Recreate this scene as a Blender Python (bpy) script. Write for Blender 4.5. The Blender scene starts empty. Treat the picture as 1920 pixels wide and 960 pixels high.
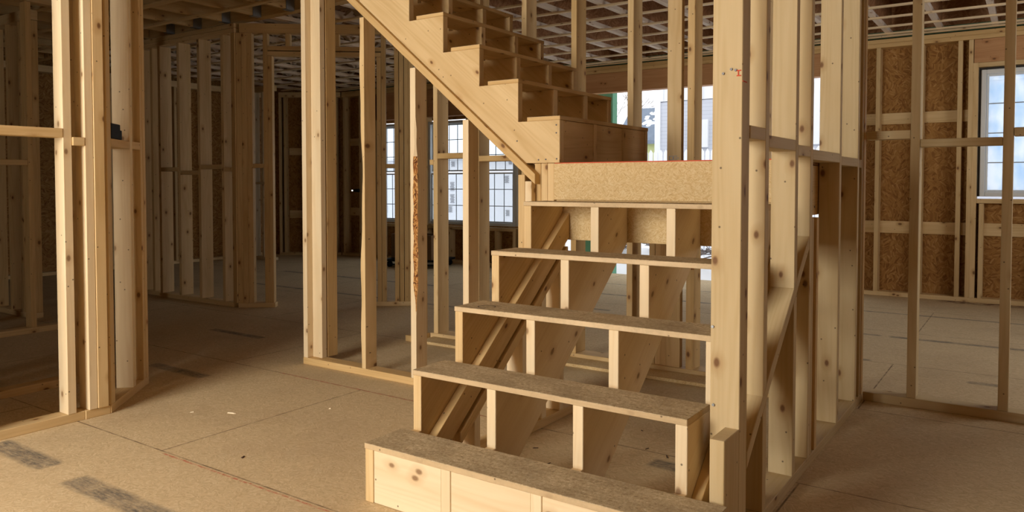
import bpy, math, random
from mathutils import Vector, Matrix
C = bpy.context.scene.collection
SC = bpy.context.scene
R = math.radians
rnd = random.Random(7)

# ------------------------------------------------------------------ camera, sky, daylight, exposure
cam_d = bpy.data.cameras.new('camera')
cam_d.sensor_width = 36.0
cam_d.lens = 1432.1 * 36 / 1920
cam_d.shift_x = 0.0
cam_d.shift_y = -(480 - 391.6) / 1920
cam_d.clip_start = 0.05
cam = bpy.data.objects.new('camera', cam_d)
C.objects.link(cam)
cam.location = (1.768, -1.743, 1.0233)
cam.rotation_euler = (R(90 - 1.87), 0, R(34.41))
SC.camera = cam

SKY = 1.75
KEY = 172.0
SIDE = 20.0
world = bpy.data.worlds.new('overcast_sky')
SC.world = world
world.use_nodes = True
wn = world.node_tree
wn.nodes.clear()
wo = wn.nodes.new('ShaderNodeOutputWorld')
wb = wn.nodes.new('ShaderNodeBackground')
wt = wn.nodes.new('ShaderNodeTexCoord')
wz = wn.nodes.new('ShaderNodeTexNoise')
wz.inputs['Scale'].default_value = 2.2
wz.inputs['Detail'].default_value = 5
wr = wn.nodes.new('ShaderNodeValToRGB')
wr.color_ramp.elements[0].position = 0.35
wr.color_ramp.elements[0].color = (0.72, 0.82, 0.95, 1)
wr.color_ramp.elements[1].position = 0.62
wr.color_ramp.elements[1].color = (1.0, 0.985, 0.97, 1)
wn.links.new(wt.outputs['Generated'], wz.inputs['Vector'])
wn.links.new(wz.outputs['Fac'], wr.inputs['Fac'])
wn.links.new(wr.outputs['Color'], wb.inputs['Color'])
wb.inputs['Strength'].default_value = SKY
wn.links.new(wb.outputs['Background'], wo.inputs['Surface'])


def area(name, loc, size, energy, color, aim):
    l = bpy.data.lights.new(name, 'AREA')
    l.shape = 'RECTANGLE'
    l.size, l.size_y = size
    l.energy = energy
    l.color = color
    o = bpy.data.objects.new(name, l)
    o.location = loc
    d = Vector(aim) - Vector(loc)
    o.rotation_euler = d.to_track_quat('-Z', 'Y').to_euler()
    C.objects.link(o)
    return o


# daylight entering by the wide opening behind the camera and by the opening at the right
area('daylight_front_opening', (-0.85, -3.52, 1.50), (1.7, 1.5), KEY, (1.0, 0.94, 0.83), (-0.75, 0, 0.7))
area('daylight_right_opening', (3.55, 3.4, 1.45), (1.6, 1.1), SIDE, (1.0, 0.93, 0.86), (0, 3.4, 1.3))

SC.view_settings.view_transform = 'Standard'
SC.view_settings.look = 'None'
SC.view_settings.exposure = 0.05
SC.view_settings.gamma = 1.0
SC.view_settings.use_curve_mapping = False


# ------------------------------------------------------------------ material helpers
class NT:
    def __init__(s, name, rough=0.7, spec=0.25):
        s.m = bpy.data.materials.new(name)
        s.m.use_nodes = True
        s.t = s.m.node_tree
        s.b = s.t.nodes['Principled BSDF']
        s.b.inputs['Roughness'].default_value = rough
        s.b.inputs['Specular IOR Level'].default_value = spec

    def _in(s, sock, v):
        if v is None:
            return
        if isinstance(v, bpy.types.NodeSocket):
            s.t.links.new(v, sock)
        else:
            sock.default_value = v

    def n(s, kind, **kw):
        x = s.t.nodes.new('ShaderNode' + kind)
        for k, v in kw.items():
            setattr(x, k, v)
        return x

    def math(s, op, a, b=None, c=None):
        x = s.n('Math', operation=op)
        s._in(x.inputs[0], a)
        s._in(x.inputs[1], b)
        s._in(x.inputs[2], c)
        return x.outputs[0]

    def sep(s, v):
        x = s.n('SeparateXYZ')
        s._in(x.inputs[0], v)
        return x.outputs[0], x.outputs[1], x.outputs[2]

    def comb(s, a, b, c=0.0):
        x = s.n('CombineXYZ')
        s._in(x.inputs[0], a); s._in(x.inputs[1], b); s._in(x.inputs[2], c)
        return x.outputs[0]

    def noise(s, v, scale=5.0, detail=2.0, rough=0.5, dist=0.0, col=False):
        x = s.n('TexNoise')
        s._in(x.inputs['Vector'], v)
        x.inputs['Scale'].default_value = scale
        x.inputs['Detail'].default_value = detail
        x.inputs['Roughness'].default_value = rough
        x.inputs['Distortion'].default_value = dist
        return x.outputs['Color' if col else 'Fac']

    def vor(s, v, scale=5.0, rand=1.0, out='Distance', dims='2D'):
        x = s.n('TexVoronoi', voronoi_dimensions=dims)
        s._in(x.inputs['Vector'], v)
        x.inputs['Scale'].default_value = scale
        x.inputs['Randomness'].default_value = rand
        return x.outputs[out]

    def ramp(s, f, stops, interp='LINEAR'):
        x = s.n('ValToRGB')
        cr = x.color_ramp
        cr.interpolation = interp
        while len(cr.elements) < len(stops):
            cr.elements.new(0.5)
        for e, (p, c) in zip(cr.elements, stops):
            e.position = p
            e.color = (*c, 1) if len(c) == 3 else c
        s._in(x.inputs[0], f)
        return x.outputs[0]

    def mr(s, v, a, b, c=0.0, d=1.0):
        x = s.n('MapRange')
        s._in(x.inputs[0], v)
        for i, k in enumerate((a, b, c, d)):
            x.inputs[1 + i].default_value = k
        return x.outputs[0]

    def mix(s, f, a, b, mode='MIX'):
        x = s.n('Mix', data_type='RGBA', blend_type=mode)
        s._in(x.inputs[0], f)
        for i, v in ((6, a), (7, b)):
            if isinstance(v, tuple) and len(v) == 3:
                v = (*v, 1)
            s._in(x.inputs[i], v)
        return x.outputs[2]

    def bump(s, h, strength=0.2, dist=0.002):
        x = s.n('Bump')
        x.inputs['Strength'].default_value = strength
        x.inputs['Distance'].default_value = dist
        s._in(x.inputs['Height'], h)
        s.t.links.new(x.outputs[0], s.b.inputs['Normal'])

    def color(s, c):
        s._in(s.b.inputs['Base Color'], c if isinstance(c, bpy.types.NodeSocket) else (*c, 1))
        return s.m


def pine(name, light, dark, knot=(0.16, 0.07, 0.025), knots=1.0, dirt=0.0, dirtc=(0.10, 0.075, 0.05), vary=0.10):
    k = NT(name, 0.62, 0.25)
    uv = k.n('UVMap').outputs[0]
    inf = k.n('ObjectInfo').outputs['Random']
    u, v, _ = k.sep(uv)
    p = k.comb(u, v, 0.0)
    wob = k.noise(k.comb(k.math('MULTIPLY', u, 1.4), k.math('MULTIPLY', v, 5.0)), 1.0, 2)
    kw_ = k.noise(p, 9.0, 2)
    kd = k.math('MULTIPLY', k.vor(k.comb(k.math('MULTIPLY', u, 0.62), v), 5.6, 1.0), k.mr(kw_, 0.3, 0.7, 0.75, 1.3))
    kn = k.mr(kd, 0.0, 0.22, 1.0, 0.0)
    kn2 = k.math('POWER', kn, 2.0)
    vv = k.math('ADD', v, k.math('MULTIPLY', wob, 0.10))
    vv = k.math('ADD', vv, k.math('MULTIPLY', kn2, 0.018))
    broad = k.noise(k.comb(k.math('MULTIPLY', u, 0.55), k.math('MULTIPLY', v, 14.0), 4.0), 1.0, 1)
    vv = k.math('ADD', vv, k.math('MULTIPLY', broad, 0.16))
    ring = k.math('SINE', k.math('MULTIPLY', vv, 250.0))
    ring = k.mr(ring, -1, 1, 0, 1)
    ring = k.math('POWER', ring, 1.6)
    soft = k.noise(k.comb(k.math('MULTIPLY', u, 2.0), k.math('MULTIPLY', v, 30.0), 9.0), 1.0, 2)
    ring = k.math('MULTIPLY', ring, k.mr(soft, 0.35, 0.65, 0.25, 1.0))
    fine = k.noise(k.comb(k.math('MULTIPLY', u, 6.0), k.math('MULTIPLY', v, 420.0)), 1.0, 2)
    blot = k.noise(k.comb(k.math('MULTIPLY', u, 1.2), k.math('MULTIPLY', v, 9.0)), 1.0, 3, 0.6)
    g = k.math('ADD', k.math('MULTIPLY', ring, 0.24), k.math('MULTIPLY', fine, 0.28))
    g = k.math('ADD', g, k.math('MULTIPLY', k.mr(blot, 0.35, 0.7), 0.50))
    c = k.ramp(g, [(0.12, light), (0.85, dark)])
    tone = k.ramp(inf, [(0.0, (1 - vary, 1 - vary * 1.25, 1 - vary * 1.7)), (0.5, (1.0, 1.0, 1.0)), (1.0, (1 + vary * 0.6, 1 + vary * 0.55, 1 + vary * 0.5))])
    c = k.mix(1.0, c, tone, 'MULTIPLY')
    if knots:
        halo = k.mr(kd, 0.03, 0.15, 0.6 * knots, 0.0)
        c = k.mix(halo, c, (light[0] * 0.62, light[1] * 0.46, light[2] * 0.30))
        core = k.mr(kd, 0.026, 0.056, 0.9 * knots, 0.0)
        c = k.mix(core, c, knot)
        nd = k.vor(k.comb(k.math('ADD', u, 31.7), k.math('ADD', v, 3.3)), 6.5, 1.0)
        c = k.mix(k.mr(nd, 0.013, 0.026, 0.8, 0.0), c, (0.06, 0.035, 0.02))
    if dirt:
        dn = k.noise(p, 5.0, 6, 0.7)
        dn2 = k.noise(p, 90.0, 3, 0.7)
        f = k.math('MULTIPLY', k.mr(dn, 0.36, 0.62), k.mr(dn2, 0.3, 0.7, 0.35, 1.0))
        c = k.mix(k.math('MULTIPLY', f, dirt), c, dirtc)
    k.bump(g, 0.12, 0.001)
    return k.color(c)


def osb_nodes(k, p, cols, flake=1.0):
    """oriented strand board: flakes turned at random per patch"""
    cell = k.vor(p, 24.0 / flake, 1.0, 'Color')
    ang = k.math('MULTIPLY', k.sep(cell)[0], 3.14)
    ang = k.math('SUBTRACT', ang, 1.57)
    vr = k.n('VectorRotate', rotation_type='Z_AXIS')
    k._in(vr.inputs['Vector'], p)
    k._in(vr.inputs['Angle'], k.math('MULTIPLY', ang, 0.75))
    x, y, z = k.sep(vr.outputs[0])
    q = k.comb(k.math('MULTIPLY', x, 22.0 / flake), k.math('MULTIPLY', y, 120.0 / flake), 0.0)
    fc = k.vor(q, 1.0, 1.0, 'Color')
    fr = k.sep(fc)[1]
    big = k.noise(p, 3.0, 3, 0.6)
    v = k.math('ADD', k.math('MULTIPLY', fr, 0.75), k.math('MULTIPLY', big, 0.25))
    grain = k.noise(k.comb(k.math('MULTIPLY', x, 30.0), k.math('MULTIPLY', y, 600.0), 0.0), 1.0, 2)
    v = k.math('ADD', v, k.math('MULTIPLY', k.math('SUBTRACT', grain, 0.5), 0.25))
    return k.ramp(v, cols), v


def osb(name, cols, flake=1.0, rough=0.75):
    k = NT(name, rough, 0.2)
    uv = k.n('UVMap').outputs[0]
    c, v = osb_nodes(k, uv, cols, flake)
    k.bump(v, 0.25, 0.001)
    return k.color(c)


def plain(name, col, rough=0.6, spec=0.3, metal=0.0, var=0.08, scale=12.0):
    k = NT(name, rough, spec)
    k.b.inputs['Metallic'].default_value = metal
    nz = k.noise(k.n('TexCoord').outputs['Object'], scale, 4)
    c = k.mix(nz, tuple(a * (1 - var) for a in col), tuple(min(1, a * (1 + var)) for a in col))
    return k.color(c)


PINE = pine('pine_lumber', (0.73, 0.545, 0.295), (0.56, 0.375, 0.165))
PINE_PALE = pine('pine_pale', (0.82, 0.68, 0.46), (0.70, 0.53, 0.31), knots=0.8, vary=0.06)
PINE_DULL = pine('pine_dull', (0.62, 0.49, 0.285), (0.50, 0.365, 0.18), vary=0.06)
PINE_WARM = pine('pine_warm', (0.68, 0.475, 0.225), (0.50, 0.315, 0.12), vary=0.07)
PINE_RED = pine('fir_header', (0.56, 0.31, 0.145), (0.42, 0.20, 0.08), vary=0.05)
PINE_GREY = pine('truss_lumber', (0.76, 0.62, 0.47), (0.58, 0.44, 0.30), vary=0.12)
PLY = pine('tread_edge_board', (0.72, 0.56, 0.35), (0.55, 0.40, 0.22), knots=0.2, dirt=0.55, dirtc=(0.36, 0.26, 0.15))
JOISTP = pine('joist_flange', (0.80, 0.70, 0.60), (0.66, 0.55, 0.44), vary=0.05)
BARK = osb('pine_bark', [(0.15, (0.10, 0.035, 0.015)), (0.35, (0.30, 0.11, 0.03)), (0.6, (0.58, 0.28, 0.08)), (0.85, (0.70, 0.42, 0.16))], 0.6)
OSB = osb('osb_sheathing', [(0.10, (0.20, 0.085, 0.02)), (0.35, (0.30, 0.145, 0.04)), (0.7, (0.37, 0.19, 0.055)), (0.95, (0.47, 0.27, 0.10))], 1.2)
OSB_LIGHT = osb('osb_rim_board', [(0.04, (0.50, 0.33, 0.14)), (0.25, (0.60, 0.42, 0.20)), (0.6, (0.66, 0.49, 0.255)), (0.95, (0.72, 0.57, 0.33))], 0.36)
OSB_WEB = osb('osb_joist_web', [(0.10, (0.30, 0.14, 0.06)), (0.5, (0.42, 0.215, 0.10)), (0.9, (0.52, 0.30, 0.15))], 1.4)
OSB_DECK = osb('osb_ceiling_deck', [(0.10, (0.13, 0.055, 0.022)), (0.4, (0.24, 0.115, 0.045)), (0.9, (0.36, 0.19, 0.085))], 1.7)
RED = plain('red_chalk', (0.62, 0.10, 0.05), 0.9)
METAL = plain('galvanised_steel', (0.30, 0.32, 0.33), 0.4, 0.5, 0.7)
NAIL = plain('nail_steel', (0.10, 0.09, 0.085), 0.45, 0.5, 0.5)
BLACK = plain('black_plastic', (0.010, 0.011, 0.014), 0.65, 0.2)
VINYL = plain('window_vinyl', (0.70, 0.73, 0.74), 0.4, 0.4, var=0.02)
MUNTIN = plain('muntin_grey', (0.36, 0.42, 0.46), 0.4, 0.4, var=0.03)
GREEN = plain('green_sheathing', (0.10, 0.27, 0.16), 0.6)
WRAP = plain('white_house_wrap', (0.86, 0.88, 0.92), 0.6, var=0.03, scale=2)
INK = plain('grey_ink', (0.42, 0.43, 0.46), 0.8, var=0.5, scale=60)
SNOWM = plain('snow', (0.90, 0.91, 0.94), 0.9, var=0.03)
TWIG = plain('brushwood', (0.20, 0.17, 0.16), 0.9, var=0.3)
ROOFM = plain('roof_shingles', (0.21, 0.25, 0.31), 0.9, var=0.2, scale=8)
WHITE = plain('white_paint', (0.84, 0.85, 0.87), 0.6, var=0.02)
TREEM = plain('bare_bark', (0.33, 0.29, 0.26), 0.9, var=0.2)
YELLOW = plain('yellow_siding', (0.62, 0.64, 0.30), 0.8)
DARKSEAL = plain('window_gap_seal', (0.05, 0.045, 0.04), 0.8)


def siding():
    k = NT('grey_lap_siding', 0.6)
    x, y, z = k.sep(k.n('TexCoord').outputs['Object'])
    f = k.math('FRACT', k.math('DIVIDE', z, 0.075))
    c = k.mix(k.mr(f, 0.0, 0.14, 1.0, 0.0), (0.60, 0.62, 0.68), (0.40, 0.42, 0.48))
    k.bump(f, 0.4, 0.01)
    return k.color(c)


SIDING = siding()


def glass():
    k = NT('window_glass', 0.05)
    t = k.t
    tr = k.n('BsdfTransparent')
    tr.inputs[0].default_value = (0.93, 0.96, 0.98, 1)
    gl = k.n('BsdfGlossy')
    gl.inputs['Roughness'].default_value = 0.04
    mx = k.n('MixShader')
    mx.inputs[0].default_value = 0.06
    t.links.new(tr.outputs[0], mx.inputs[1])
    t.links.new(gl.outputs[0], mx.inputs[2])
    t.links.new(mx.outputs[0], t.nodes['Material Output'].inputs[0])
    return k.m


GLASS = glass()


def film():
    k = NT('protective_film_glass', 0.3)
    t = k.t
    p = k.n('TexCoord').outputs['Object']
    x, y, z = k.sep(p)
    nz = k.noise(k.comb(k.math('MULTIPLY', x, 3.0), y, k.math('MULTIPLY', z, 1.6)), 2.4, 4)
    c = k.ramp(nz, [(0.35, (0.66, 0.78, 0.90)), (0.6, (0.90, 0.93, 0.96))])
    tl = k.n('BsdfTranslucent')
    k._in(tl.inputs[0], c)
    tr = k.n('BsdfTransparent')
    k._in(tr.inputs[0], c)
    mx = k.n('MixShader')
    mx.inputs[0].default_value = 0.5
    t.links.new(tl.outputs[0], mx.inputs[1])
    t.links.new(tr.outputs[0], mx.inputs[2])
    t.links.new(mx.outputs[0], t.nodes['Material Output'].inputs[0])
    return k.m


FILM = film()


def dirty_tread():
    """tread board: trodden, gritty top"""
    k = NT('trodden_tread_top', 0.9, 0.1)
    uv = k.n('UVMap').outputs[0]
    u, v, _ = k.sep(uv)
    p = k.comb(u, v, 0)
    a = k.noise(k.comb(k.math('MULTIPLY', u, 6.0), k.math('MULTIPLY', v, 60.0)), 1.0, 3, 0.6)
    sp = k.noise(p, 80.0, 5, 0.9)
    bl = k.noise(p, 7.0, 4, 0.65)
    c = k.ramp(k.math('ADD', k.math('MULTIPLY', a, 0.18), k.math('MULTIPLY', sp, 0.82)),
               [(0.36, (0.17, 0.115, 0.06)), (0.45, (0.47, 0.36, 0.21)), (0.54, (0.60, 0.48, 0.30)), (0.64, (0.82, 0.70, 0.49))])
    c = k.mix(k.mr(bl, 0.40, 0.66, 0.0, 0.6), c, (0.30, 0.22, 0.125))
    k.bump(sp, 0.5, 0.003)
    return k.color(c)


TREADTOP = dirty_tread()


def floor_mat():
    k = NT('osb_subfloor', 0.8, 0.15)
    p = k.n('TexCoord').outputs['Object']
    x, y, z = k.sep(p)
    p2 = k.comb(x, y, 0)
    c, v = osb_nodes(k, p2, [(0.08, (0.52, 0.39, 0.22)), (0.35, (0.59, 0.45, 0.26)), (0.7, (0.64, 0.495, 0.295)), (0.95, (0.71, 0.575, 0.37))], 0.55)
    speck = k.noise(p2, 130.0, 3, 0.7)
    c = k.mix(k.mr(speck, 0.56, 0.74, 0, 0.5), c, (0.27, 0.17, 0.09))
    c = k.mix(k.mr(speck, 0.30, 0.42, 0.45, 0.0), c, (0.66, 0.52, 0.33))
    stain = k.noise(p2, 1.6, 5, 0.62)
    c = k.mix(k.mr(stain, 0.50, 0.76, 0.0, 0.45), c, (0.36, 0.25, 0.15))
    fib = k.n('VectorRotate', rotation_type='Z_AXIS')
    k._in(fib.inputs['Vector'], p2)
    k._in(fib.inputs['Angle'], k.math('MULTIPLY', k.noise(p2, 18.0, 2), 9.0))
    fx_, fy_, _z = k.sep(fib.outputs[0])
    fv = k.vor(k.comb(k.math('MULTIPLY', fx_, 26.0), k.math('MULTIPLY', fy_, 260.0)), 1.0, 1.0)
    c = k.mix(k.mr(fv, 0.06, 0.16, 0.55, 0.0), c, (0.80, 0.69, 0.50))
    fv2 = k.vor(k.comb(k.math('MULTIPLY', fx_, 21.0), k.math('ADD', k.math('MULTIPLY', fy_, 210.0), 7.7)), 1.0, 1.0)
    c = k.mix(k.mr(fv2, 0.05, 0.14, 0.5, 0.0), c, (0.28, 0.18, 0.10))
    # sheet joints
    row = k.math('FLOOR', k.math('DIVIDE', k.math('ADD', y, 0.11), 1.05))
    fy = k.math('FRACT', k.math('DIVIDE', k.math('ADD', y, 0.11), 1.05))
    fy = k.math('MINIMUM', fy, k.math('SUBTRACT', 1.0, fy))
    off = k.math('MULTIPLY', k.math('MODULO', k.math('ABSOLUTE', row), 2.0), 1.05)
    fx = k.math('FRACT', k.math('DIVIDE', k.math('ADD', k.math('ADD', x, 0.98), off), 2.1))
    fx = k.math('MINIMUM', fx, k.math('SUBTRACT', 1.0, fx))
    jn = k.noise(p2, 14.0, 3)
    jy = k.mr(fy, 0.0015, 0.0045, 1.0, 0.0)
    jx = k.mr(fx, 0.0008, 0.0022, 1.0, 0.0)
    j = k.math('MULTIPLY', k.math('MAXIMUM', jx, jy), k.mr(jn, 0.3, 0.6, 0.25, 0.8))
    c = k.mix(j, c, (0.10, 0.055, 0.03))
    wobble = k.noise(p2, 25.0, 3)
    yw = k.math('ADD', y, k.math('MULTIPLY', k.math('SUBTRACT', wobble, 0.5), 0.010))
    xw = k.math('ADD', x, k.math('MULTIPLY', k.math('SUBTRACT', wobble, 0.5), 0.03))

    def rect(x0, x1, y0, y1, s=0.012):
        a = k.mr(xw, x0 - s, x0 + s); b = k.mr(xw, x1 - s, x1 + s, 1, 0)
        d = k.mr(yw, y0 - s, y0 + s); e = k.mr(yw, y1 - s, y1 + s, 1, 0)
        return k.math('MULTIPLY', k.math('MULTIPLY', a, b), k.math('MULTIPLY', d, e))
    # printed nailing strips, dark and worn
    worn = k.noise(k.comb(k.math('MULTIPLY', x, 20.0), k.math('MULTIPLY', y, 90.0)), 1.0, 4, 0.75)
    worn2 = k.noise(p2, 9.0, 3, 0.6)
    wf = k.math('MULTIPLY', k.mr(worn, 0.38, 0.68, 1.0, 0.35), k.mr(worn2, 0.40, 0.66, 1.0, 0.5))
    m = None
    for r in [(-1.60, -1.16, -0.475, -0.385), (-0.965, -0.40, -0.49, -0.40), (-0.37, 0.4, -0.49, -0.40),
              (1.50, 1.64, 2.79, 2.845), (0.45, 3.2, 4.90, 4.94), (0.78, 0.93, 3.87, 3.91), (0.98, 3.2, 3.86, 3.915),
              (-2.6, 0.1, 4.56, 4.61), (-2.7, -0.2, 3.18, 3.22), (-2.6, 0.2, 5.25, 5.28), (0.62, 0.92, 0.80, 0.88),
              (-2.35, -1.85, 0.62, 0.69), (-3.0, -2.45, 1.45, 1.51), (-5.5, -3.2, 4.1, 4.16), (-5.0, -3.0, 3.2, 3.25),
              (0.50, 1.0, 3.05, 3.08), (-1.45, -1.05, 3.75, 3.80)]:
        q = rect(*r)
        m = q if m is None else k.math('MAXIMUM', m, q)
    c = k.mix(k.math('MULTIPLY', m, k.math('MULTIPLY', wf, 0.92)), c, (0.085, 0.085, 0.085))
    # red chalk along two joints
    cn = k.noise(p2, 60.0, 2, 0.6)
    ch = k.math('MAXIMUM', rect(-0.95, 0.6, -0.128, -0.120, 0.003), rect(-1.6, 0.0, 0.935, 0.943, 0.004))
    c = k.mix(k.math('MULTIPLY', ch, k.mr(cn, 0.40, 0.62, 0.15, 0.85)), c, (0.50, 0.10, 0.06))
    # sawdust lying along the wall plates
    sd = k.math('MAXIMUM', rect(-1.60, -0.55, 1.02, 1.14, 0.04), rect(-1.25, -0.55, 1.50, 1.62, 0.04))
    sd = k.math('MAXIMUM', sd, rect(-1.5, 1.0, 1.80, 1.93, 0.05))
    sn = k.noise(p2, 75.0, 4, 0.8)
    c = k.mix(k.math('MULTIPLY', sd, k.mr(sn, 0.42, 0.62, 0.05, 0.85)), c, (0.62, 0.50, 0.30))
    # patchy dark brown band along the foot of the rear wall, right part
    c = k.mix(k.math('MULTIPLY', rect(1.12, 3.3, 5.80, 5.93, 0.05), k.mr(jn, 0.4, 0.6)), c, (0.12, 0.05, 0.03))
    k.bump(v, 0.2, 0.0015)
    return k.color(c)


FLOORM = floor_mat()

# ------------------------------------------------------------------ object helpers
OFF = {}


def link(o, parent=None):
    C.objects.link(o)
    if parent is not None:
        o.parent = parent
    return o


def thing(name, label, cat, loc=(0, 0, 0), rz=0.0, group=None, kind=None, local=False):
    o = bpy.data.objects.new(name, None)
    o.empty_display_size = 0.1
    o.location = loc
    o.rotation_euler = (0, 0, rz)
    if label:
        o['label'] = label
    if cat:
        o['category'] = cat
    if group:
        o['group'] = group
    if kind:
        o['kind'] = kind
    link(o)
    OFF[o.name] = Vector((0, 0, 0)) if local else Vector(loc)
    return o


def tag(o, label=None, cat=None, group=None, kind=None):
    if label: o['label'] = label
    if cat: o['category'] = cat
    if group: o['group'] = group
    if kind: o['kind'] = kind
    return o


def mk(name, verts, faces, uvs, mats, parent=None, fm=None, bevel=0.0, org=None):
    """mesh in the parent's frame, origin moved to the middle of its base"""
    vs = [Vector(v) for v in verts]
    if parent is not None:
        off = OFF.get(parent.name, Vector((0, 0, 0)))
        vs = [v - off for v in vs]
    if org is None:
        lo = [min(v[i] for v in vs) for i in range(3)]
        hi = [max(v[i] for v in vs) for i in range(3)]
        org = Vector(((lo[0] + hi[0]) / 2, (lo[1] + hi[1]) / 2, lo[2]))
    me = bpy.data.meshes.new(name)
    me.from_pydata([v - org for v in vs], [], faces)
    if not isinstance(mats, (list, tuple)):
        mats = [mats]
    for m in mats:
        me.materials.append(m)
    uvl = me.uv_layers.new(name='UVMap')
    i = 0
    for fi, p in enumerate(me.polygons):
        if fm:
            p.material_index = fm[fi]
        for k in range(len(p.vertices)):
            uvl.data[p.loop_start + k].uv = uvs[fi][k]
    me.validate()
    me.update()
    o = bpy.data.objects.new(name, me)
    o.location = org
    link(o, parent)
    if parent is not None:
        OFF[o.name] = OFF.get(parent.name, Vector((0, 0, 0))) + org
    else:
        OFF[o.name] = org.copy()
    if bevel:
        b = o.modifiers.new('eased_edges', 'BEVEL')
        b.width = bevel
        b.segments = 1
        b.limit_method = 'ANGLE'
    return o


def bx_data(x0, x1, y0, y1, z0, z1, L=None, base=0, seed=None):
    """vertices, faces and lengthwise UVs of one sawn board"""
    v = [(x0, y0, z0), (x1, y0, z0), (x1, y1, z0), (x0, y1, z0), (x0, y0, z1), (x1, y0, z1), (x1, y1, z1), (x0, y1, z1)]
    f = [(0, 3, 2, 1), (4, 5, 6, 7), (0, 1, 5, 4), (1, 2, 6, 5), (2, 3, 7, 6), (3, 0, 4, 7)]
    nax = [2, 2, 1, 0, 1, 0]
    d = (x1 - x0, y1 - y0, z1 - z0)
    if L is None:
        L = d.index(max(d))
    s = rnd.random() * 40 if seed is None else seed
    uvs = []
    for face, na in zip(f, nax):
        r = []
        for i in face:
            p = v[i]
            if na == L:
                a, b = [k for k in range(3) if k != L]
                r.append((p[a] + s + 60, p[b] + s * 1.7))
            else:
                b = 3 - L - na
                r.append((p[L] - v[0][L] + s, p[b] - v[0][b] + s * 1.7 + na * 3.1))
        uvs.append(r)
    return v, [tuple(i + base for i in q) for q in f], uvs


def B(name, parent, x0, x1, y0, y1, z0, z1, mat=None, L=None, bevel=0.0018, seed=None):
    v, f, u = bx_data(x0, x1, y0, y1, z0, z1, L, seed=seed)
    return mk(name, v, f, u, mat or PINE, parent, bevel=bevel)


def boxes(name, parent, lst, mat, bevel=0.0):
    """several boxes that form one part"""
    V, F, U = [], [], []
    for b in lst:
        v, f, u = bx_data(*b, base=len(V))
        V += v; F += f; U += u
    return mk(name, V, F, U, mat, parent, bevel=bevel)


def prism(name, parent, prof, axis, c0, c1, mat, slope=0.0, bevel=0.0015):
    """profile (a, z) in the plane across `axis`, given thickness from c0 to c1; grain runs along `slope`"""
    n = len(prof)
    s = rnd.random() * 40
    cs, sn = math.cos(slope), math.sin(slope)

    def P(a, z, c):
        return (c, a, z) if axis == 'x' else (a, c, z)
    v = [P(a, z, c0) for a, z in prof] + [P(a, z, c1) for a, z in prof]
    pl = lambda a, z: (a * cs + z * sn + s, -a * sn + z * cs + s * 1.7)
    f = [tuple(range(n)), tuple(range(2 * n - 1, n - 1, -1))]
    uv = [[pl(*prof[i]) for i in range(n)], [pl(*prof[i - n]) for i in range(2 * n - 1, n - 1, -1)]]
    t = 0.0
    for i in range(n):
        j = (i + 1) % n
        f.append((i, i + n, j + n, j))
        dl = math.hypot(prof[j][0] - prof[i][0], prof[j][1] - prof[i][1])
        uv.append([(t + s, s + 5), (t + s, s + 5 + abs(c1 - c0)), (t + dl + s, s + 5 + abs(c1 - c0)), (t + dl + s, s + 5)])
        t += dl
    area2 = sum(prof[i][0] * prof[(i + 1) % n][1] - prof[(i + 1) % n][0] * prof[i][1] for i in range(n))
    flip = (area2 > 0) == (axis == 'y')
    flip = not flip if c1 > c0 else flip
    if flip:
        f = [tuple(reversed(q)) for q in f]
        uv = [list(reversed(q)) for q in uv]
    o = mk(name, v, f, uv, mat, parent, bevel=bevel)
    return o


def cyl_data(p0, p1, r0, r1, base=0, n=8):
    a = Vector(p0); b = Vector(p1)
    d = (b - a).normalized()
    q = d.orthogonal().normalized(); w = d.cross(q)
    v, f, u = [], [], []
    for c, r in ((a, r0), (b, r1)):
        for i in range(n):
            t = 2 * math.pi * i / n
            v.append(tuple(c + q * (r * math.cos(t)) + w * (r * math.sin(t))))
    L = (b - a).length
    for i in range(n):
        j = (i + 1) % n
        f.append((base + i, base + j, base + n + j, base + n + i))
        u.append([(0, i * .05), (0, i * .05 + .05), (L, i * .05 + .05), (L, i * .05)])
    f.append(tuple(base + i for i in reversed(range(n)))); u.append([(0, 0)] * n)
    f.append(tuple(base + n + i for i in range(n))); u.append([(0, 0)] * n)
    return v, f, u


def cyls(name, parent, lst, mat, n=8):
    V, F, U = [], [], []
    for (p0, p1, r0, r1) in lst:
        v, f, u = cyl_data(p0, p1, r0, r1, len(V), n)
        V += v; F += f; U += u
    return mk(name, V, F, U, mat, parent)


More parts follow.
